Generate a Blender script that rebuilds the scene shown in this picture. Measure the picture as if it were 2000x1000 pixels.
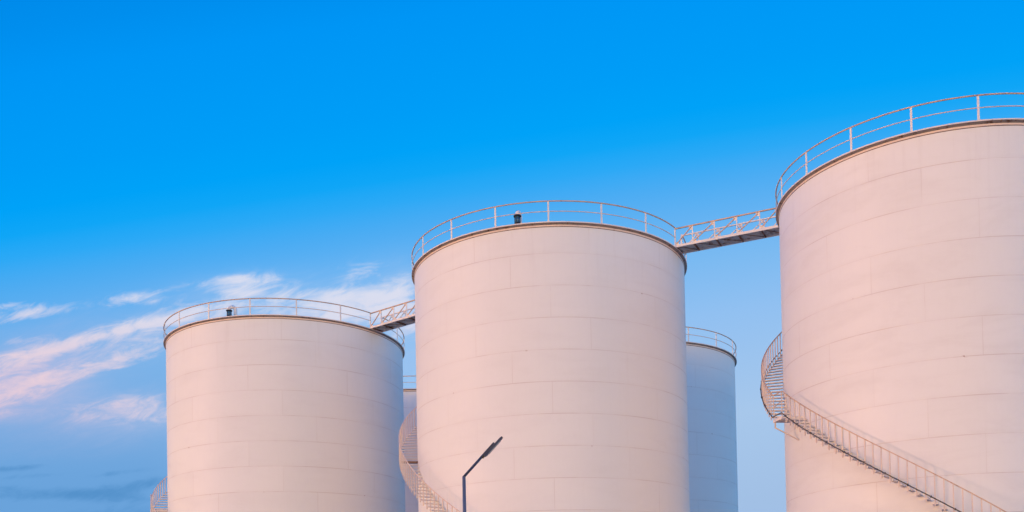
import bpy, math, random
from mathutils import Vector, Matrix

random.seed(7)
R_ = math.radians
scene = bpy.context.scene
for o in list(bpy.data.objects):
    bpy.data.objects.remove(o, do_unlink=True)
COL = scene.collection

# ------------------------------------------------------------------ camera
EYE = 1.6                                   # eye height above the ground
PITCH, ROLL = R_(1.2908), R_(-1.1055)
cam_d = bpy.data.cameras.new('camera')
cam_d.sensor_width = 36.0
cam_d.lens = 1998.6 / 2000 * 36.0
cam_d.shift_y = (1201.3 - 500.0) / 2000.0    # rising-front lens: verticals stay upright
cam_d.clip_start, cam_d.clip_end = 0.1, 20000
cam = bpy.data.objects.new('camera', cam_d)
up0 = Vector((0, -math.sin(PITCH), math.cos(PITCH)))
fwd = Vector((0, math.cos(PITCH), math.sin(PITCH)))
rt0 = Vector((1, 0, 0))
rt = rt0 * math.cos(ROLL) + up0 * math.sin(ROLL)
up = -rt0 * math.sin(ROLL) + up0 * math.cos(ROLL)
M = Matrix((rt, up, -fwd)).transposed().to_4x4()
M.translation = Vector((0, 0, EYE))
cam.matrix_world = M
COL.objects.link(cam)
scene.camera = cam

# ------------------------------------------------------------------ sun, exposure
SUN_AZ, SUN_EL = R_(-72.0), R_(9.0)          # azimuth measured from -Y (towards the camera), minus = left
to_sun = Vector((math.sin(SUN_AZ) * math.cos(SUN_EL), -math.cos(SUN_AZ) * math.cos(SUN_EL), math.sin(SUN_EL)))
sl = bpy.data.lights.new('sun', 'SUN')
sl.energy = 1.2
sl.angle = R_(4.0)
sl.color = (1.0, 0.51, 0.36)
sun = bpy.data.objects.new('sun', sl)
sun.rotation_euler = to_sun.to_track_quat('Z', 'Y').to_euler()
sun.location = (-60, -20, 40)
COL.objects.link(sun)
scene.view_settings.view_transform = 'Standard'
scene.view_settings.look = 'None'
scene.view_settings.exposure = 0.0
scene.view_settings.gamma = 1.0

# ------------------------------------------------------------------ node helpers
class NT:
    """small wrapper that writes node graphs as expressions"""
    def __init__(self, tree):
        self.t = tree
        tree.nodes.clear()
    def n(self, kind, **kw):
        nd = self.t.nodes.new(kind)
        for k, v in kw.items():
            setattr(nd, k, v)
        return nd
    def put(self, sock, v):
        if isinstance(v, bpy.types.NodeSocket):
            self.t.links.new(v, sock)
        elif v is not None:
            sock.default_value = v
    def m(self, op, a, b=None, c=None, clamp=False):
        nd = self.n('ShaderNodeMath', operation=op, use_clamp=clamp)
        for s, v in zip(nd.inputs, (a, b, c)):
            self.put(s, v)
        return nd.outputs[0]
    def step(self, v, lo, hi, a=0.0, b=1.0):
        nd = self.n('ShaderNodeMapRange', interpolation_type='SMOOTHSTEP')
        for s, q in zip(nd.inputs, (v, lo, hi, a, b)):
            self.put(s, q)
        return nd.outputs[0]
    def mix(self, fac, a, b, mode='MIX'):
        nd = self.n('ShaderNodeMix', data_type='RGBA', blend_type=mode)
        self.put(nd.inputs['Factor'], fac)
        self.put(nd.inputs[6], a)
        self.put(nd.inputs[7], b)
        return nd.outputs[2]
    def noise(self, vec, scale, detail=4, rough=0.55, dist=0.0):
        nd = self.n('ShaderNodeTexNoise')
        self.put(nd.inputs['Vector'], vec)
        nd.inputs['Scale'].default_value = scale
        nd.inputs['Detail'].default_value = detail
        nd.inputs['Roughness'].default_value = rough
        nd.inputs['Distortion'].default_value = dist
        return nd.outputs['Fac']
    def xyz(self, x, y, z):
        nd = self.n('ShaderNodeCombineXYZ')
        for s, v in zip(nd.inputs, (x, y, z)):
            self.put(s, v)
        return nd.outputs[0]
    def sep(self, v):
        nd = self.n('ShaderNodeSeparateXYZ')
        self.put(nd.inputs[0], v)
        return nd.outputs
    def ramp(self, fac, stops):
        nd = self.n('ShaderNodeValToRGB')
        cr = nd.color_ramp
        cr.interpolation = 'EASE' if False else 'LINEAR'
        while len(cr.elements) > 1:
            cr.elements.remove(cr.elements[-1])
        cr.elements[0].position = stops[0][0]
        cr.elements[0].color = (*stops[0][1], 1)
        for p, c in stops[1:]:
            e = cr.elements.new(p)
            e.color = (*c, 1)
        self.put(nd.inputs[0], fac)
        return nd.outputs[0]

def lin(r, g, b):
    return tuple(((c / 255) / 12.92 if c / 255 <= 0.04045 else ((c / 255 + 0.055) / 1.055) ** 2.4) for c in (r, g, b))

# ------------------------------------------------------------------ world: sky with thin evening cloud
world = bpy.data.worlds.new('World')
scene.world = world
world.use_nodes = True
w = NT(world.node_tree)
tc = w.n('ShaderNodeTexCoord')
dirv = tc.outputs['Generated']
dx, dy, dz = w.sep(dirv)
ay = w.m('MAXIMUM', w.m('ABSOLUTE', dy), 0.05)
U = w.m('DIVIDE', dx, ay)                    # tangent of the bearing from the +Y axis
V = w.m('DIVIDE', dz, ay)                    # tangent of the height above the horizon

def s2uv(px, py):                            # bearing/height tangents for a spot of sky
    u = (px - 1000.0) / 1998.6
    v = (1201.3 - py) / 1998.6
    u, v = u * math.cos(ROLL) - v * math.sin(ROLL), u * math.sin(ROLL) + v * math.cos(ROLL)
    yy = math.cos(PITCH) - v * math.sin(PITCH)
    return u / yy, (math.sin(PITCH) + v * math.cos(PITCH)) / yy

# clear-sky colour: deep azure high up, paling towards the horizon, paler to the right
g = w.m('ADD', V, w.m('MULTIPLY', U, -0.13))
g = w.m('DIVIDE', g, 0.75)
sky = w.ramp(g, [
    (0.00, lin(160, 190, 228)), (0.135, lin(162, 192, 229)), (0.25, lin(167, 199, 235)), (0.386, lin(145, 192, 241)),
    (0.455, lin(124, 186, 241)), (0.56, lin(75, 172, 243)), (0.595, lin(44, 169, 246)), (0.625, lin(16, 166, 247)),
    (0.66, lin(0, 162, 248)), (0.71, lin(0, 157, 247)), (0.84, lin(0, 149, 245)), (0.90, lin(0, 142, 238)), (1.0, lin(0, 134, 230))])
# the low sky on the left is a deeper slate blue
lb = w.m('MULTIPLY', w.step(U, -0.05, -0.38), w.step(V, 0.40, 0.13))
sky = w.mix(w.m('MULTIPLY', lb, 0.86), sky, (*lin(92, 156, 216), 1))

# streaky noise for the clouds
def streak_noise(ang, su, sv, scale, detail, rough, dist, off=0.0):
    c, s = math.cos(ang), math.sin(ang)
    a = w.m('ADD', w.m('MULTIPLY', U, c * su), w.m('MULTIPLY', V, s * su))
    b = w.m('ADD', w.m('MULTIPLY', U, -s * sv), w.m('MULTIPLY', V, c * sv))
    return w.noise(w.xyz(a, b, off), scale, detail, rough, dist)
n1 = streak_noise(R_(12), 1.0, 2.6, 9.0, 8, 0.62, 0.5)
n2 = streak_noise(R_(25), 1.0, 1.6, 34.0, 6, 0.65, 0.3, 3.1)

def blob_sum(blobs):
    tot = None
    for (px, py, hl, hw, ang, st) in blobs:
        u0, v0 = s2uv(px, py)
        a = R_(ang)
        c, s = math.cos(a), math.sin(a)
        du = w.m('SUBTRACT', U, u0)
        dv = w.m('SUBTRACT', V, v0)
        p = w.m('MULTIPLY_ADD', du, c * 1998.6 / hl, w.m('MULTIPLY', dv, s * 1998.6 / hl))
        q = w.m('MULTIPLY_ADD', du, -s * 1998.6 / hw, w.m('MULTIPLY', dv, c * 1998.6 / hw))
        r2 = w.m('MULTIPLY_ADD', p, p, w.m('MULTIPLY', q, q))
        e = w.m('MULTIPLY', w.m('POWER', 2.718, w.m('MULTIPLY', r2, -1.0)), st)
        tot = e if tot is None else w.m('ADD', tot, e)
    return tot
FRONT = w.step(dy, 0.02, 0.2)
bright = blob_sum([
    (60, 611, 85, 15, 9, 1.1), (12, 597, 48, 8, 5, .9), (270, 640, 110, 15, 11, 1.0), (140, 672, 120, 17, 13, .95),
    (25, 704, 115, 27, 16, .95), (245, 700, 95, 20, 17, .9), (310, 672, 55, 14, 14, .6), (90, 738, 120, 22, 15, .6),
    (15, 778, 95, 28, 15, .95), (25, 665, 70, 12, 8, .55),
    (272, 583, 70, 15, 7, .9), (445, 553, 80, 13, 5, .9), (500, 560, 60, 20, 8, .6), (470, 572, 45, 8, -3, .5),
    (385, 605, 90, 15, 10, .95), (560, 586, 150, 22, 2, .75), (660, 575, 70, 16, 2, .5), (765, 570, 66, 30, 6, 1.15), (715, 528, 48, 16, 8, .62),
    (690, 606, 120, 30, 3, 1.0), (250, 804, 125, 28, 3, .85), (800, 630, 55, 45, 0, .7), (560, 625, 200, 22, 0, .6)])
soft = blob_sum([(40, 722, 170, 60, 14, 1.1), (15, 780, 130, 42, 14, 1.1), (240, 812, 140, 36, 3, .95), (120, 868, 200, 30, 0, .12),
    (600, 610, 230, 55, 2, .55), (340, 650, 120, 40, 10, .35), (450, 565, 130, 30, 4, .3), (780, 560, 90, 50, 4, .5), (720, 690, 160, 70, 0, .4)])
dark = blob_sum([(110, 966, 200, 15, -2, 1.0), (25, 915, 65, 7, 4, .8), (280, 945, 130, 11, 7, .75), (60, 930, 90, 6, 3, .5), (150, 1006, 220, 14, 2, .55),
    (220, 925, 90, 6, 6, .5), (0, 835, 120, 16, 0, .35)])
n3 = streak_noise(R_(14), 1.0, 3.4, 21.0, 7, 0.66, 0.8, 7.7)
nz = w.m('ADD', w.m('MULTIPLY', w.m('SUBTRACT', n1, 0.5), 1.9), w.m('MULTIPLY', w.m('SUBTRACT', n3, 0.5), 2.7))
nz = w.m('ADD', nz, w.m('MULTIPLY', w.m('SUBTRACT', n2, 0.5), 0.7))
cov = w.m('ADD', bright, nz)
ca = w.m('MULTIPLY', w.step(cov, 0.12, 1.55), w.m('MINIMUM', w.m('MULTIPLY', bright, 2.2), 1.0))
ca = w.m('MULTIPLY', w.m('MULTIPLY', ca, 0.86), FRONT)
sa = w.m('MULTIPLY', w.m('MULTIPLY', soft, w.m('MAXIMUM', w.m('MULTIPLY_ADD', nz, .55, 0.85), 0.0)), w.m('MULTIPLY', FRONT, 0.62))
da = w.m('MULTIPLY', w.m('MULTIPLY', w.step(w.m('ADD', dark, w.m('MULTIPLY', nz, .6)), 0.10, 1.25), w.m('MINIMUM', w.m('MULTIPLY', dark, 2.5), 1.0)), w.m('MULTIPLY', FRONT, 0.72))
pinkness = w.step(V, 0.36, 0.24)
leftness = w.step(U, -0.25, -0.48)
ccol = w.mix(pinkness, (*lin(226, 226, 240), 1), (*lin(232, 218, 228), 1))
ccol = w.mix(w.m('MULTIPLY', leftness, pinkness), ccol, (*lin(236, 208, 218), 1))
sky = w.mix(w.m('MINIMUM', sa, 0.8), sky, w.mix(leftness, (*lin(190, 206, 236), 1), (*lin(208, 194, 220), 1)))
sky = w.mix(da, sky, (*lin(74, 138, 196), 1))
sky = w.mix(ca, sky, ccol)

# evening glow: bright low belts on the horizon, to the left and behind the camera, and a paler dome above them
def glow(az, el, lo, hi, ztop, zfull):
    gd = Vector((math.sin(R_(az)), -math.cos(R_(az)), el)).normalized()
    dt = w.m('ADD', w.m('ADD', w.m('MULTIPLY', dx, gd.x), w.m('MULTIPLY', dy, gd.y)), w.m('MULTIPLY', dz, gd.z))
    return w.m('MULTIPLY', w.step(dt, lo, hi), w.step(dz, ztop, zfull))
gl = glow(-95, .03, .70, 1.0, .25, .02)
gb = glow(-5, .03, .70, 1.0, .25, .02)
gd_ = glow(20, .12, .0, .95, .95, .10)
sky = w.mix(gl, sky, (7.6, 4.4, 0.15, 1), 'ADD')
sky = w.mix(gb, sky, (11.9, 6.3, 0.05, 1), 'ADD')
gs_ = glow(85, .15, .45, 1.0, .95, .10)          # paler sky added on the right, out of view, to fill the tanks' right sides
sky = w.mix(gd_, sky, (0.04, 0.10, 0.26, 1), 'ADD')
sky = w.mix(gs_, sky, (0.17, 0.36, 0.36, 1), 'ADD')

nish = w.n('ShaderNodeTexSky', sky_type='NISHITA')
nish.sun_disc = False
nish.sun_elevation = SUN_EL
nish.sun_rotation = math.atan2(to_sun.x, to_sun.y)
nish.altitude = 0
nish.air_density = 1.0
nish.dust_density = 1.5
nish.ozone_density = 2.0
# the Background runs at 0.1: the graded colours are raised tenfold and blended with the physical sky
sky10 = w.mix(1.0, sky, (10, 10, 10, 1), 'MULTIPLY')
for nd in w.t.nodes:
    if nd.type == 'MIX':
        nd.clamp_factor = True
        nd.clamp_result = False
tot = w.mix(w.m('MULTIPLY', gl, 0.15), sky10, nish.outputs[0])
bg = w.n('ShaderNodeBackground')
w.put(bg.inputs[0], tot)
bg.inputs[1].default_value = 0.1
ow = w.n('ShaderNodeOutputWorld')
w.t.links.new(bg.outputs[0], ow.inputs[0])

# ------------------------------------------------------------------ materials
def new_mat(name):
    mt = bpy.data.materials.new(name)
    mt.use_nodes = True
    n = NT(mt.node_tree)
    out = n.n('ShaderNodeOutputMaterial')
    bs = n.n('ShaderNodeBsdfPrincipled')
    n.t.links.new(bs.outputs[0], out.inputs[0])
    return mt, n, bs

def painted(name, base, rust, amount, rough=0.5, scale=3.0, metallic=0.0, spec=0.35):
    """weathered paint: base colour broken by rusty patches and fine tone changes"""
    mt, n, bs = new_mat(name)
    geo = n.n('ShaderNodeNewGeometry')
    P = geo.outputs['Position']
    a = n.noise(P, scale, 6, 0.65)
    b = n.noise(P, scale * 9, 4, 0.6)
    f = n.step(n.m('ADD', n.m('MULTIPLY', a, 0.7), n.m('MULTIPLY', b, 0.3)), 0.64 - amount * 0.32, 0.72 - amount * 0.25)
    tone = n.step(b, 0.3, 0.7, 0.9, 1.05)
    col = n.mix(f, (*base, 1), (*rust, 1))
    col = n.mix(1.0, col, n.xyz(tone, tone, tone), 'MULTIPLY')
    n.put(bs.inputs['Base Color'], col)
    n.put(bs.inputs['Roughness'], n.step(f, 0, 1, rough, min(1, rough + .3)))
    bs.inputs['Metallic'].default_value = metallic
    bs.inputs['Specular IOR Level'].default_value = spec
    return mt

TRIM = painted('trim_paint', (.80, .73, .68), (.50, .30, .20), .10)
RAILPAINT = painted('rail_paint', (.60, .40, .28), (.46, .26, .15), .35, scale=3.0)
MIDRAIL = painted('mid_rail_paint', (.76, .58, .48), (.58, .38, .27), .20, scale=3.0)
POST = painted('stair_post_paint', (.73, .58, .49), (.42, .24, .15), .16, scale=6.0)
LEDGE_SHADE = painted('ledge_shade_paint', (.30, .24, .21), (.16, .09, .06), .4, rough=.7, spec=.2)  # shade under the ledge put into the colour, darker than the trim
FASCIA = painted('fascia_paint', (.80, .68, .62), (.50, .32, .24), .15)
BAND = painted('band_paint', (.80, .63, .55), (.52, .32, .24), .12)
GAP_SHADE = painted('joint_shade_paint', (.20, .13, .10), (.10, .06, .04), .4, rough=.8, spec=.1)  # shadow gap below the curb, put in as a dark colour
ROOF = painted('roof_paint', (.66, .64, .61), (.40, .25, .18), .3)
TREAD = painted('tread_paint', (.80, .70, .64), (.46, .24, .14), .15)
RUSTY = painted('rusty_steel', (.30, .17, .11), (.14, .07, .04), .6, rough=.8, spec=.2)
DECK = painted('deck_underside', (.47, .44, .41), (.22, .13, .09), .4, rough=.75, spec=.2)
PIPE = painted('conduit_steel', (.10, .08, .075), (.05, .04, .035), .5, rough=.5)
VENT = painted('vent_paint', (.76, .76, .78), (.5, .4, .35), .05)
BLACK = painted('black_flange', (.03, .03, .035), (.05, .03, .02), .3)
POLE = painted('pole_paint', (.11, .12, .17), (.07, .07, .09), .2, rough=.34, spec=.9)
LAMPM = painted('lamp_housing', (.035, .050, .105), (.03, .04, .08), .2, rough=.45, spec=.25)
CONC = painted('base_concrete', (.36, .34, .32), (.25, .23, .21), .3, rough=.9)

def screen_mat():
    mt, n, bs = new_mat('vent_screen')
    geo = n.n('ShaderNodeNewGeometry')
    a = n.noise(geo.outputs['Position'], 12, 3)
    n.put(bs.inputs['Base Color'], n.mix(a, (.03, .10, .20, 1), (.08, .22, .38, 1)))
    bs.inputs['Roughness'].default_value = .25
    return mt
SCREEN = screen_mat()

def ground_mat():
    mt, n, bs = new_mat('ground_dust')
    geo = n.n('ShaderNodeNewGeometry')
    P = geo.outputs['Position']
    a = n.noise(P, .08, 6)
    b = n.noise(P, 3.0, 6, .7)
    f = n.m('ADD', n.m('MULTIPLY', a, .6), n.m('MULTIPLY', b, .4))
    n.put(bs.inputs['Base Color'], n.ramp(f, [(.3, (.36, .33, .30)), (.55, (.46, .43, .40)), (.7, (.52, .49, .46))]))
    bs.inputs['Roughness'].default_value = .95
    bp = n.n('ShaderNodeBump')
    bp.inputs['Strength'].default_value = .4
    n.put(bp.inputs['Height'], b)
    n.put(bs.inputs['Normal'], bp.outputs[0])
    return mt

COURSE, C0 = 1.8, 1.485
def shell_mat(H, R, nplate, a0, step, seed, smear=0.5):
    """cream tank paint on lapped steel plate: weld seams, slight plate-to-plate tone, drips and dirt"""
    mt, n, bs = new_mat('tank_paint')
    P = n.n('ShaderNodeTexCoord').outputs['Object']
    x, y, z = n.sep(P)
    ang = n.m('MULTIPLY', n.m('ARCTAN2', x, n.m('MULTIPLY', y, -1.0)), 180 / math.pi)
    cz = n.m('DIVIDE', n.m('SUBTRACT', H - C0, z), COURSE)
    k = n.m('FLOOR', n.m('ADD', cz, 1.0))
    dh = n.m('MULTIPLY', n.m('ABSOLUTE', n.m('SUBTRACT', n.m('FRACT', n.m('ADD', cz, 10.5)), 0.5)), COURSE)
    spc = 360.0 / nplate
    ph = n.m('DIVIDE', n.m('SUBTRACT', ang, n.m('MULTIPLY_ADD', k, step, a0)), spc)
    pv = n.m('ADD', ph, 100.5)
    dv = n.m('MULTIPLY', n.m('ABSOLUTE', n.m('SUBTRACT', n.m('FRACT', pv), 0.5)), spc * math.pi / 180 * R)
    cell = n.m('FLOOR', n.m('ADD', ph, 100.0))
    wn = n.n('ShaderNodeTexWhiteNoise', noise_dimensions='3D')
    n.put(wn.inputs['Vector'], n.xyz(cell, k, seed))
    arc = n.m('MULTIPLY', ang, math.pi / 180 * R)
    # where each seam shows more or less
    vis = n.step(n.noise(n.xyz(arc, n.m('MULTIPLY', z, 0.7), seed), .33, 4, .6), .38, .64, .15, 1.0)
    fine = n.noise(n.xyz(n.m('MULTIPLY', arc, 2.0), z, seed + 3), 2.2, 5, .65)
    # thin groove line and a faint rust-tinged halo on either side
    lh = n.m('SUBTRACT', 1.0, n.step(dh, .005, .028))
    lv = n.m('SUBTRACT', 1.0, n.step(dv, .004, .024))
    line = n.m('MAXIMUM', n.m('MULTIPLY', lh, vis), n.m('MULTIPLY', n.m('MULTIPLY', lv, vis), .62))
    halo = n.m('MAXIMUM', n.m('SUBTRACT', 1.0, n.step(dh, .02, .22)), n.m('MULTIPLY', n.m('SUBTRACT', 1.0, n.step(dv, .02, .18)), .7))
    # drips run down from the seams and from the rim, dirt lies in soft patches
    drip = n.step(n.noise(n.xyz(n.m('MULTIPLY', arc, 2.2), n.m('MULTIPLY', z, .10), seed + 9), 1.6, 6, .62), .50, .78)
    toprun = n.step(z, H - 4.0, H, .25, 1.0)
    patch = n.step(n.noise(n.xyz(n.m('MULTIPLY', arc, .35), n.m('MULTIPLY', z, 1.1), seed + 5), .8, 6, .62, .4), .46, .74)
    base = (.80, .765, .735, 1)
    tone = n.m('MULTIPLY_ADD', wn.outputs['Value'], .022, .987)
    tone = n.m('MULTIPLY', tone, n.m('MULTIPLY_ADD', fine, .03, .985))
    col = n.mix(1.0, base, n.xyz(tone, tone, tone), 'MULTIPLY')
    col = n.mix(n.m('MULTIPLY', n.m('MULTIPLY', drip, toprun), .13), col, (.50, .42, .37, 1))
    col = n.mix(n.m('MULTIPLY', patch, .16 * smear), col, (.48, .40, .36, 1))
    col = n.mix(n.m('MULTIPLY', halo, .03), col, (.60, .42, .34, 1))
    col = n.mix(n.m('MULTIPLY', line, .37), col, (.36, .21, .15, 1))
    # small rust spots along the horizontal seams
    spot = n.m('MULTIPLY', n.m('SUBTRACT', 1.0, n.step(dh, .02, .07)), n.step(n.noise(n.xyz(arc, z, seed + 21), 1.9, 3, .6), .70, .76))
    col = n.mix(n.m('MULTIPLY', spot, .7), col, (.30, .12, .06, 1))
    n.put(bs.inputs['Base Color'], col)
    n.put(bs.inputs['Roughness'], n.m('MULTIPLY_ADD', patch, .15, .50))
    bs.inputs['Specular IOR Level'].default_value = .42
    # gentle oil-canning of the plate plus the raised weld
    wave = n.noise(n.xyz(n.m('MULTIPLY', arc, .45), n.m('MULTIPLY', z, .55), seed + 1), 1.0, 2, .5)
    hgt = n.m('ADD', n.m('MULTIPLY', wave, .012), n.m('MULTIPLY', n.m('MAXIMUM', lh, n.m('MULTIPLY', lv, .6)), -.006))
    bp = n.n('ShaderNodeBump')
    bp.inputs['Strength'].default_value = .55
    bp.inputs['Distance'].default_value = 1.0
    n.put(bp.inputs['Height'], hgt)
    n.put(bs.inputs['Normal'], bp.outputs[0])
    return mt

# ------------------------------------------------------------------ mesh helpers
class MB:
    """collects verts and faces, links them as one mesh object"""
    def __init__(self):
        self.v, self.f, self.s = [], [], []
    def face(self, idx, smooth=False):
        self.f.append(idx); self.s.append(smooth)
    def box(self, c, ax, ay_, az, hx, hy, hz):
        c = Vector(c); b = len(self.v)
        for sx in (-1, 1):
            for sy in (-1, 1):
                for sz in (-1, 1):
                    self.v.append(c + ax * (sx * hx) + ay_ * (sy * hy) + az * (sz * hz))
        for q in ((0, 1, 3, 2), (4, 6, 7, 5), (0, 4, 5, 1), (2, 3, 7, 6), (0, 2, 6, 4), (1, 5, 7, 3)):
            self.face([b + i for i in q])
        return self
    def bar(self, p, q, wd, th, side=None):
        """rectangular bar from p to q; side = direction of the wd axis"""
        p, q = Vector(p), Vector(q)
        d = (q - p); L = d.length; d.normalize()
        if side is None:
            side = d.cross(Vector((0, 0, 1)))
            if side.length < 1e-4:
                side = Vector((1, 0, 0))
        side = (Vector(side) - d * Vector(side).dot(d)).normalized()
        return self.box((p + q) / 2, d, side, d.cross(side), L / 2, wd / 2, th / 2)
    def tube(self, pts, r, n=8, closed=False, caps=True):
        pts = [Vector(p) for p in pts]
        m = len(pts); b = len(self.v)
        rr = r if isinstance(r, (list, tuple)) else [r] * m
        ref = None
        for i, p in enumerate(pts):
            a = pts[(i - 1) % m] if (closed or i > 0) else p
            c = pts[(i + 1) % m] if (closed or i < m - 1) else p
            d = (c - a).normalized()
            if ref is None:
                ref = Vector((0, 0, 1)) if abs(d.z) < .9 else Vector((1, 0, 0))
            s = d.cross(ref).normalized()
            t = s.cross(d).normalized()
            ref = t
            for j in range(n):
                q = 2 * math.pi * j / n
                self.v.append(p + s * (math.cos(q) * rr[i]) + t * (math.sin(q) * rr[i]))
        for i in range(m if closed else m - 1):
            for j in range(n):
                i2 = (i + 1) % m
                self.face([b + i * n + j, b + i2 * n + j, b + i2 * n + (j + 1) % n, b + i * n + (j + 1) % n], True)
        if caps and not closed:
            self.face([b + j for j in range(n)]); self.face([b + (m - 1) * n + j for j in reversed(range(n))])
        return self
    def lathe(self, prof, n=192, sharp=True, closed=False):
        """revolve (r, z) points about Z; each span gets its own verts so corners stay crisp"""
        m = len(prof)
        for i in range(m if closed else m - 1):
            (r1, z1), (r2, z2) = prof[i], prof[(i + 1) % m]
            b = len(self.v)
            for j in range(n):
                q = 2 * math.pi * j / n
                self.v.append(Vector((math.sin(q) * r1, -math.cos(q) * r1, z1)))
                self.v.append(Vector((math.sin(q) * r2, -math.cos(q) * r2, z2)))
            for j in range(n):
                j2 = (j + 1) % n
                self.face([b + 2 * j, b + 2 * j2, b + 2 * j2 + 1, b + 2 * j + 1], True)
        return self
    def prism(self, poly, d):
        """extrude a planar polygon (list of 3-D points) by vector d"""
        d = Vector(d); b = len(self.v); m = len(poly)
        self.v += [Vector(p) - d / 2 for p in poly] + [Vector(p) + d / 2 for p in poly]
        self.face([b + i for i in reversed(range(m))]); self.face([b + m + i for i in range(m)])
        for i in range(m):
            j = (i + 1) % m
            self.face([b + i, b + j, b + m + j, b + m + i])
        return self
    def mesh(self, name, mat):
        me = bpy.data.meshes.new(name)
        me.from_pydata([tuple(v) for v in self.v], [], self.f)
        me.polygons.foreach_set('use_smooth', self.s)
        me.materials.append(mat)
        me.update()
        return me
    def build(self, name, mat, parent=None, loc=(0, 0, 0), rz=0.0):
        return link(name, self.mesh(name, mat), parent, loc, rz)

def link(name, me, parent=None, loc=(0, 0, 0), rz=0.0):
    o = bpy.data.objects.new(name, me)
    COL.objects.link(o)
    o.parent = parent
    o.location = loc
    o.rotation_euler = (0, 0, rz)
    return o

def thing(name, label, cat, loc=(0, 0, 0), group=None):
    o = link(name, None, None, loc)
    o.empty_display_size = .5
    o['label'] = label
    o['category'] = cat
    if group:
        o['group'] = group
    return o

def cp(a, r, z):
    """point on a tank: angle in degrees from the camera-facing side, + to the right"""
    q = R_(a)
    return Vector((math.sin(q) * r, -math.cos(q) * r, z))
Z = Vector((0, 0, 1))
def radial(a):
    q = R_(a); return Vector((math.sin(q), -math.cos(q), 0))
def tang(a):
    q = R_(a); return Vector((math.cos(q), math.sin(q), 0))

# ------------------------------------------------------------------ ground
gm = MB()
G = 6000
gm.v = [Vector((-G, -G, 0)), Vector((G, -G, 0)), Vector((G, G, 0)), Vector((-G, G, 0))]
gm.face([0, 1, 2, 3])
ground = gm.build('ground', ground_mat())
ground['kind'] = 'structure'

# ------------------------------------------------------------------ tanks
H = 22.9586 + EYE                            # top of the shell above the ground
LIP = .17                                    # how far the rim ledge stands out
NPOST = 18

def build_tank(loc, R, label, post0, nplate, a0, step, seed, smear=.5, gaps=()):
    t = thing('storage_tank', label, 'storage tank', loc, 'round white storage tanks')
    MB().lathe([(R, 0), (R, H)], 256).build('shell', shell_mat(H, R, nplate, a0, step, seed, smear), t)
    rf = MB().lathe([(R + .05, H + .185), (R * .5, H + .62), (.01, H + .8)], 96).build('roof', ROOF, t)
    # rim: shadow gap drawn as a dark strip, painted curb band, then the projecting ledge
    rim = MB().lathe([(R + .02, H + .112), (R + LIP - .006, H + .192), (R + LIP - .006, H + .205), (R + .02, H + .205)], 256).build('rim_ledge', LEDGE_SHADE, t)
    MB().lathe([(R + .004, H - .012), (R + .004, H + .022)], 256).build('top_joint_shade', GAP_SHADE, rim)
    MB().lathe([(R - .02, H + .022), (R + .018, H + .022), (R + .018, H + .113)], 256).build('curb_band', BAND, rim)
    MB().lathe([(R + LIP - .006, H + .186), (R + LIP + .010, H + .186), (R + LIP + .010, H + .245), (R + LIP - .05, H + .245), (R + LIP - .05, H + .206)], 256).build('edge_strip', FASCIA, rim)
    # splice plates where the ledge segments meet
    spl = MB().box(cp(0, R + .12, H + .160), (radial(0) * .87 + Z * .49), tang(0), (Z * .87 - radial(0) * .49), .06, .03, .008).mesh('splice_plate', RUSTY)
    for i in range(12):
        link('splice_plate', spl, rim, (0, 0, 0), R_(post0 + 7 + i * 30))
    # railing
    rr = R + LIP - .035
    pm = MB()
    pm.box((0, -rr, H + .80), Vector((1, 0, 0)), Vector((0, 1, 0)), Z, .046, .02, .59)
    pm.box((0, -rr, H + .255), Vector((1, 0, 0)), Vector((0, 1, 0)), Z, .07, .045, .012)
    me = pm.mesh('post', TRIM)
    gaps = sorted(gaps)
    if gaps:                                  # the rail stops where a footbridge leaves the rim
        arcs = [(gaps[i][1], gaps[(i + 1) % len(gaps)][0]) for i in range(len(gaps))]
        arcs = [(p, q if q > p else q + 360) for p, q in arcs]
    else:
        arcs = [(0, 360)]
    for p, q in arcs:
        n = max(3, int((q - p) / 1.5))
        full = not gaps
        an = [p + (q - p) * i / n for i in range(n + (0 if full else 1))]
        top = MB().tube([cp(a, rr, H + 1.40) for a in an], .038, 8, full).build('railing', RAILPAINT, t)
        MB().tube([cp(a, rr, H + .82) for a in an], .024, 6, full).build('mid_rail', MIDRAIL, top)
        for i in range(-NPOST, 2 * NPOST):
            a = post0 + i * 360 / NPOST
            if p + (0 if full else 1.5) <= a < q - (0 if full else 1.5):
                link('post', me, top, (0, 0, 0), R_(a))
        if not full:
            link('post', me, top, (0, 0, 0), R_(p + .3)); link('post', me, top, (0, 0, 0), R_(q - .3))
    return t

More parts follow.
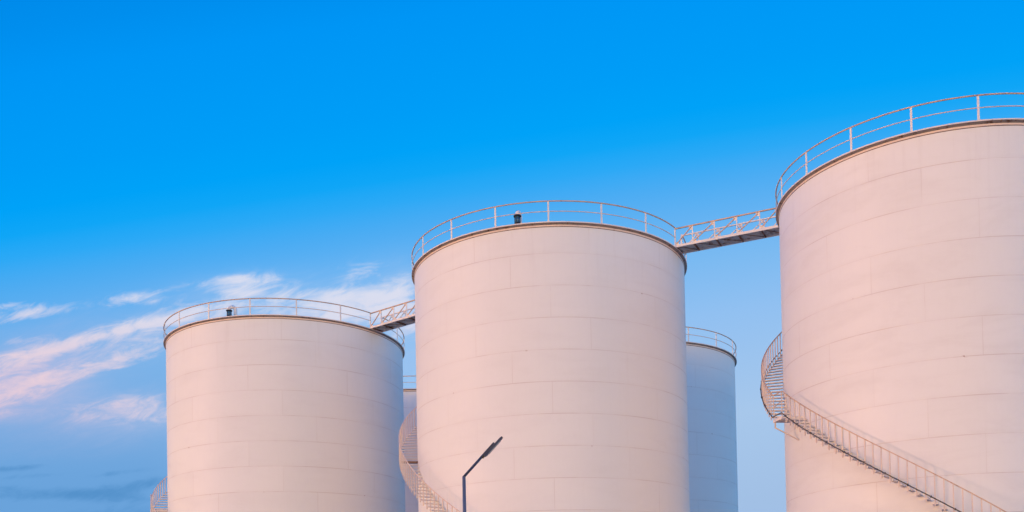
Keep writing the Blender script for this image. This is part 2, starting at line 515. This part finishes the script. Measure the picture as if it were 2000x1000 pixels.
def build_stair(tank, R, top_a, land_a, land_z, s_up, s_dn, bot_a, conduit=False, width=1.15, RAIL=1.27):
    """helical stair: land_z = height of the landing's handrail below the shell top; slopes in metres per degree"""
    RISE = .245
    ro = R + width
    hz = H + land_z
    st = []
    a = land_a[0]; z = hz
    while True:                               # upper flight, from the landing back and up
        a -= RISE / s_up; z += RISE
        if a < top_a or z - RAIL > H + .2:
            break
        st.append((a, z))
    up_top = (a + RISE / s_up, z - RISE)
    plain = land_a[0] == land_a[1]           # a stair without a landing here
    lower = []
    a = land_a[1]; z = hz
    while a + RISE / s_dn < bot_a:
        a += RISE / s_dn; z -= RISE
        lower.append((a, z))
    # inner stringer: one flat bar hugging the shell along both flights and the landing
    pth = [(q, z) for q, z in reversed(st)] + [(land_a[0], hz), (land_a[1], hz)] + lower
    root = MB()
    for q, z in pth:
        zt = z - RAIL - .03
        root.v += [cp(q, R + .012, zt - .07), cp(q, R + .026, zt - .07), cp(q, R + .026, zt + .04), cp(q, R + .012, zt + .04)]
    for i in range(len(pth) - 1):
        for j in range(4):
            root.face([i * 4 + j, i * 4 + 4 + j, i * 4 + 4 + (j + 1) % 4, i * 4 + (j + 1) % 4])
    root.face([0, 1, 2, 3]); root.face([len(root.v) - 1 - j for j in range(4)])
    stair = root.build('spiral_stair', TRIM, tank)
    wd = .22
    tm = MB()
    X, Y = Vector((1, 0, 0)), Vector((0, 1, 0))
    tm.box((0, -(R + width / 2), 0), X, Y, Z, wd / 2, width / 2 - .015, .014)
    tm.box((-wd / 2 + .006, -(R + width / 2), -.028), X, Y, Z, .006, width / 2 - .018, .015)
    tm.box((wd / 2 - .006, -(R + width / 2), -.028), X, Y, Z, .006, width / 2 - .018, .015)
    tm.box((0, -(ro - .02), -.05), X, Y, Z, wd / 2 - .004, .006, .040)
    tme = tm.mesh('tread', TREAD)
    pm = MB().box((0, -ro, RAIL / 2 - .09), X, Y, Z, .028, .024, RAIL / 2 + .085)
    pme = pm.mesh('post', POST)
    for a, z in st + lower:
        link('tread', tme, stair, (0, 0, z - RAIL), R_(a))
        link('post', pme, stair, (0, 0, z - RAIL), R_(a))
    if plain:
        rt_ = MB().box((0, -(R + width / 2), -.03), X, Y, Z, wd / 2 + .05, width / 2 - .01, .05).build('tread', RUSTY, stair, (0, 0, hz - RAIL), R_(land_a[0]))
        rt_['label'] = 'thick rusty tread'
        link('post', pme, stair, (0, 0, hz - RAIL), R_(land_a[0]))
    # landing
    L0, L1 = land_a
    if not plain:
        lm = MB()
        nseg = 6
        zt = hz - RAIL - .02
        for i in range(nseg):
            a1, a2 = L0 + (L1 - L0) * i / nseg, L0 + (L1 - L0) * (i + 1) / nseg
            for (za, zb) in ((zt, zt + .02),):
                lm.prism([cp(a1, R + .02, (za + zb) / 2), cp(a2, R + .02, (za + zb) / 2), cp(a2, ro + .03, (za + zb) / 2), cp(a1, ro + .03, (za + zb) / 2)], Z * .02)
            lm.prism([cp(a1, ro + .03, zt + .0), cp(a2, ro + .03, zt + .0), cp(a2, ro + .03, zt - .14), cp(a1, ro + .03, zt - .14)], radial((a1 + a2) / 2) * .012)
        for a in (L0, L1):
            lm.bar(cp(a, R, zt - .06), cp(a, ro + .03, zt - .06), .012, .12, tang(a))
        ld = lm.build('landing', TREAD, stair)
        am = (L0 + L1) / 2
        MB().bar(cp(L0 + 1, ro - .02, zt - .10), cp(L0 + 1, ro - .02, zt - .46), .07, .05).bar(cp(L0 + 1, ro - .02, zt - .42), cp(L1 - 3.5, R, zt - 1.12), .06, .06).build('landing_strut', POST, stair)
        for a in (L0 + .3, L1 - .3):
            link('post', MB().box((0, -ro, RAIL / 2 - .02), X, Y, Z, .024, .024, RAIL / 2 + .01).mesh('post', POST), stair, (0, 0, hz - RAIL), R_(a))
    # handrail of both flights
    def line(r, dz, n=3):
        up = [(up_top[0], up_top[1])] + [(L0, hz)]
        dn = [(L1, hz), lower[-1]]
        out = []
        for (a1, z1), (a2, z2) in (up, dn):
            m = max(2, int(abs(a2 - a1) / 1.2))
            out.append([cp(a1 + (a2 - a1) * i / m, r, z1 + (z2 - z1) * i / m + dz) for i in range(m + 1)])
        return out
    hr = MB()
    u, d = line(ro, 0)
    for seg in (u, d):
        for i in range(len(seg) - 1):
            hr.bar(seg[i], seg[i + 1], .055, .045, Z.cross(seg[i + 1] - seg[i]))
    # level link across the landing
    if not plain:
        hr.bar(u[-1], cp(L1, ro, hz), .05, .04)
    hr.build('handrail', RAILPAINT if conduit else MIDRAIL, stair)
    if not plain:
        MB().bar(cp(L0, ro, hz - .62), cp(L1, ro, hz - .50), .03, .03).build('landing_rail', RAILPAINT, stair)
    if conduit:
        u, d = line(ro + .06, -1.12)
        pts = u + d
        MB().tube(pts, .028, 8).build('conduit_pipe', PIPE, stair)
        for i in range(3, len(pts), 5):
            p = pts[i]; rd = Vector((p.x, p.y, 0)).normalized()
            MB().box(p, rd, Z.cross(rd), Z, .045, .03, .045).build('pipe_clamp', PIPE, stair)
    return stair

def build_vent(tank, R, a, rin, face_a, s=1.0):
    """gooseneck roof vent: bent pipe with a dark flange and a caged screen hanging from its mouth"""
    base = cp(a, rin, H + .2)
    d = Vector((math.sin(R_(face_a)), -math.cos(R_(face_a)), 0))
    r0, hb = .22 * s, .80 * s
    pts = [base + Z * (-.1), base + Z * hb]
    for i in range(1, 13):
        q = math.pi * i / 12
        pts.append(base + d * (r0 - r0 * math.cos(q)) + Z * (hb + r0 * math.sin(q)))
    pts.append(base + d * (2 * r0) + Z * (hb - .04))
    v = MB().tube(pts, .125 * s, 16).build('gooseneck_vent', VENT, tank)
    m = base + d * (2 * r0)
    f = MB(); f.tube([m + Z * (hb - .10), m + Z * (hb - .04)], .22 * s, 20)
    f.tube([m + Z * (hb - .50), m + Z * (hb - .46)], .17 * s, 20)
    for i in range(6):
        q = math.pi * i / 3
        off = Vector((math.cos(q), math.sin(q), 0)) * .16 * s
        f.tube([m + off + Z * (hb - .48), m + off + Z * (hb - .07)], .016, 5)
    f.build('flange', BLACK, v)
    MB().tube([m + Z * (hb - .47), m + Z * (hb - .09)], .145 * s, 20).build('screen', SCREEN, v)

P1, R1 = (-17.53, 81.103, 0), 9.16
P2, R2 = (2.781, 65.350, 0), 8.6035
P3, R3 = (23.06, 54.275, 0), 8.074
P4, R4 = (11.086, 88.528, 0), 8.502
P5, R5 = (-8.95, 102.6, 0), 8.55

# footbridges: each runs from a near corner on one rim towards the next tank's rim
def run_to(A, dr, P, R):
    f_ = A - Vector((P[0], P[1])); bq = f_.dot(dr)
    return A + dr * (-bq - math.sqrt(bq * bq - f_.dot(f_) + (R + LIP) ** 2))
BW = 1.21                                    # bridge width
A1 = Vector((10.20, 60.78)); D1 = (Vector((15.75, 57.97)) - A1).normalized(); N1 = Vector((-D1.y, D1.x)) * BW
B1 = run_to(A1, D1, P3, R3); F1 = run_to(A1 + N1, D1, P3, R3)
q = R_(53.2)
A2 = Vector((P1[0] + math.sin(q) * (R1 + .12), P1[1] - math.cos(q) * (R1 + .12)))
D2 = (Vector((P2[0], P2[1])) - A2).normalized(); N2 = Vector((-D2.y, D2.x)) * BW
B2 = run_to(A2, D2, P2, R2); F2 = run_to(A2 + N2, D2, P2, R2)
def bear(pt, P):
    return math.degrees(math.atan2(pt.x - P[0], -(pt.y - P[1])))
def gap(p, q, P):
    a, b = sorted((bear(p, P), bear(q, P)))
    return (a + .2, b - .2)

t1 = build_tank(P1, R1, 'far left white storage tank with a footbridge leaving the right of its rim', -3.5, 8, -35.2, 15, 1.3, .4, [gap(A2, A2 + N2, P1)])
t2 = build_tank(P2, R2, 'middle white storage tank with footbridges on both sides, behind the street lamp', -2.1, 8, -31.9, 15, 4.7, .4, [gap(A1, A1 + N1, P2), gap(B2, F2, P2)])
t3 = build_tank(P3, R3, 'nearest storage tank at the right edge, its spiral stair carrying a dark pipe', -9.4, 7, -44.1, 17.14, 8.2, .75, [gap(B1, F1, P3)])
t4 = build_tank(P4, R4, 'blue shaded storage tank behind the middle tank, showing on its right', 2.6, 8, 12, 15, 11.9, .3)
t5 = build_tank(P5, R5, 'storage tank showing only as a sliver between the far left and middle tanks', 9.0, 8, 20, 15, 14.4, .3)

build_stair(t3, R3, -195, (-84, -77.2), -10.55, .1108, .1036, 12, True)
build_stair(t2, R2, -195, (-81, -81), -10.52, .1060, .1150, -22, False)
build_stair(t1, R1, -195, (-78, -72), -11.45, .1015, .1070, -45, False, 1.22, 1.15)
build_vent(t1, R1, -13.5, R1 - .9, -75)
build_vent(t2, R2, -14.2, R2 - .9, -20)

# thin drain pipe down the face of the hindmost tank
dp = MB().tube([cp(7.0, R5 + .10, H + .3), cp(7.0, R5 + .10, H - 9.0)], .05, 8)
for i in range(7):
    dp.box(cp(7.0, R5 + .05, H - .5 - i * 1.3), radial(7), tang(7), Z, .06, .05, .03)
dp.build('drain_pipe', RUSTY, t5)

# ------------------------------------------------------------------ footbridges between the rims
def build_walkway(label, a_near, a_far, b_near, panels, offs):
    """a_near, a_far: deck corners on the first tank; b_near: near corner on the second; offs = first panel width"""
    A, Afar, B = Vector(a_near), Vector(a_far), Vector(b_near)
    t = thing('footbridge', label, 'footbridge', A, 'steel footbridges between the tanks')
    L = (B - A).length
    d = (B - A).normalized()
    s = (Afar - A); s = (s - d * s.dot(d)); wid = s.length; s.normalize()
    HT = 1.08
    xs = [0.0] + [offs + i * panels for i in range(20) if offs + i * panels < L - .15] + [L]
    for off in (0.0, wid):
        o = s * off
        tr = MB().bar(o + Z * .05, o + d * L + Z * .05, .07, .14, s).build('side_truss', TRIM, t)   # bottom chord
        MB().bar(o + Z * (HT + .03), o + d * L + Z * (HT + .03), .075, .07, s).build('top_chord', RAILPAINT if off == 0 else TRIM, tr)  # far truss paler: light on its inner side is put into the colour
        for i, x in enumerate(xs):
            MB().bar(o + d * x + Z * .122, o + d * x + Z * (HT - .007), .055, .055, s).build('post', TRIM, tr)
        for i in range(len(xs) - 1):
            x1, x2 = xs[i], xs[i + 1]
            MB().bar(o + d * (x1 + .10) + Z * .18, o + d * (x2 - .10) + Z * (HT - .07), .05, .055, s).build('diagonal_brace', RAILPAINT if off == 0 else TRIM, tr)
        for i, x in enumerate(xs):
            if i > 0:
                MB().prism([o + d * (x - .03) + Z * (HT - .01), o + d * (x - .24) + Z * (HT - .01), o + d * (x - .15) + Z * (HT - .20), o + d * (x - .03) + Z * (HT - .22)], s * .012).build('gusset_plate', TRIM, tr)
            if i < len(xs) - 1:
                MB().prism([o + d * (x + .03) + Z * .125, o + d * (x + .26) + Z * .125, o + d * (x + .16) + Z * .28, o + d * (x + .03) + Z * .30], s * .012).build('gusset_plate', TRIM, tr)
    dk = MB().box(s * (wid / 2) + d * (L / 2) + Z * .085, d, s, Z, L / 2 - .01, wid / 2 - .04, .012).build('deck', DECK, t)
    for i, x in enumerate(xs[:-1]):
        MB().bar(s * .036 + d * (x + .06) + Z * .02, s * (wid - .036) + d * (x + .06) + Z * .02, .06, .09, d).build('cross_beam', RUSTY, dk)
        x2 = xs[i + 1]
        MB().bar(s * .05 + d * (x + .1) + Z * .05, s * (wid - .05) + d * (x2 - .04) + Z * .05, .035, .02, d).build('brace_rod', RUSTY, dk)
    return t

ZD = H + .25
def up_(p, dz=0.0):
    return (p[0], p[1], ZD + dz)
build_walkway('longer steel footbridge from the middle tank to the nearest tank on the right', up_(A1), up_(A1 + N1), up_(B1), 1.33, 1.08)
build_walkway('shorter steel footbridge from the far left tank to the middle tank', up_(A2), up_(A2 + N2), up_(B2), 1.30, 1.14)

# ------------------------------------------------------------------ street lamp in front of the middle tank
lamp = thing('street_lamp', 'dark street lamp with a slanted arm in front of the middle tank', 'street lamp', (-1.87, 42.0, 0))
ZB = 6.73 + EYE
MB().tube([(0, 0, .02), (0, 0, 3.0), (0, 0, ZB - .04)], [.10, .09, .07], 20).build('pole', POLE, lamp)
bp_ = MB().box((0, 0, .06), Vector((1, 0, 0)), Vector((0, 1, 0)), Z, .24, .24, .03)
for sx in (-1, 1):
    for sy in (-1, 1):
        bp_.tube([(sx * .18, sy * .18, .08), (sx * .18, sy * .18, .17)], .02, 6)
bp_.build('base_plate', POLE, lamp)
MB().box((0, 0, .015), Vector((1, 0, 0)), Vector((0, 1, 0)), Z, .45, .45, .03).build('footing', CONC, lamp)
u = Vector((1.55, -.25, 1.62)).normalized()       # direction of the slanted arm
sd = Vector((0, 1, 0)); sd = (sd - u * sd.dot(u)).normalized()
nn = sd.cross(u)                                   # up and to the left of the arm
if nn.x > 0: nn = -nn
e0 = Vector((0, 0, ZB - .05))
MB().tube([e0 - u * .03, e0 + u * 1.12], .055, 14).build('arm', LAMPM, lamp)
hd = MB()
hs = e0 + u * 1.22 - nn * .085
hl = 1.02
for (w0, th0, x0, x1) in ((.13, .036, 0, hl), (.11, .048, .05, hl - .05)):
    hd.box(hs + u * ((x0 + x1) / 2), u, sd, nn, (x1 - x0) / 2, w0, th0)
hd.tube([hs + u * (hl - .01) - sd * .125, hs + u * (hl - .01) + sd * .125], .038, 12)
hd.tube([hs - sd * .10, hs + sd * .10], .034, 12)
head = hd.build('lamp_head', LAMPM, lamp)
MB().box(e0 + u * 1.46 + nn * .012, u, sd, nn, .40, .09, .03).build('gear_cover', LAMPM, head)
MB().box(e0 + u * 1.14 - nn * .03, u, sd, nn, .07, .05, .06).build('clamp', BLACK, head)
MB().box(hs + u * .52 - nn * .054, u, sd, nn, .36, .12, .008).build('lens', SCREEN, head)
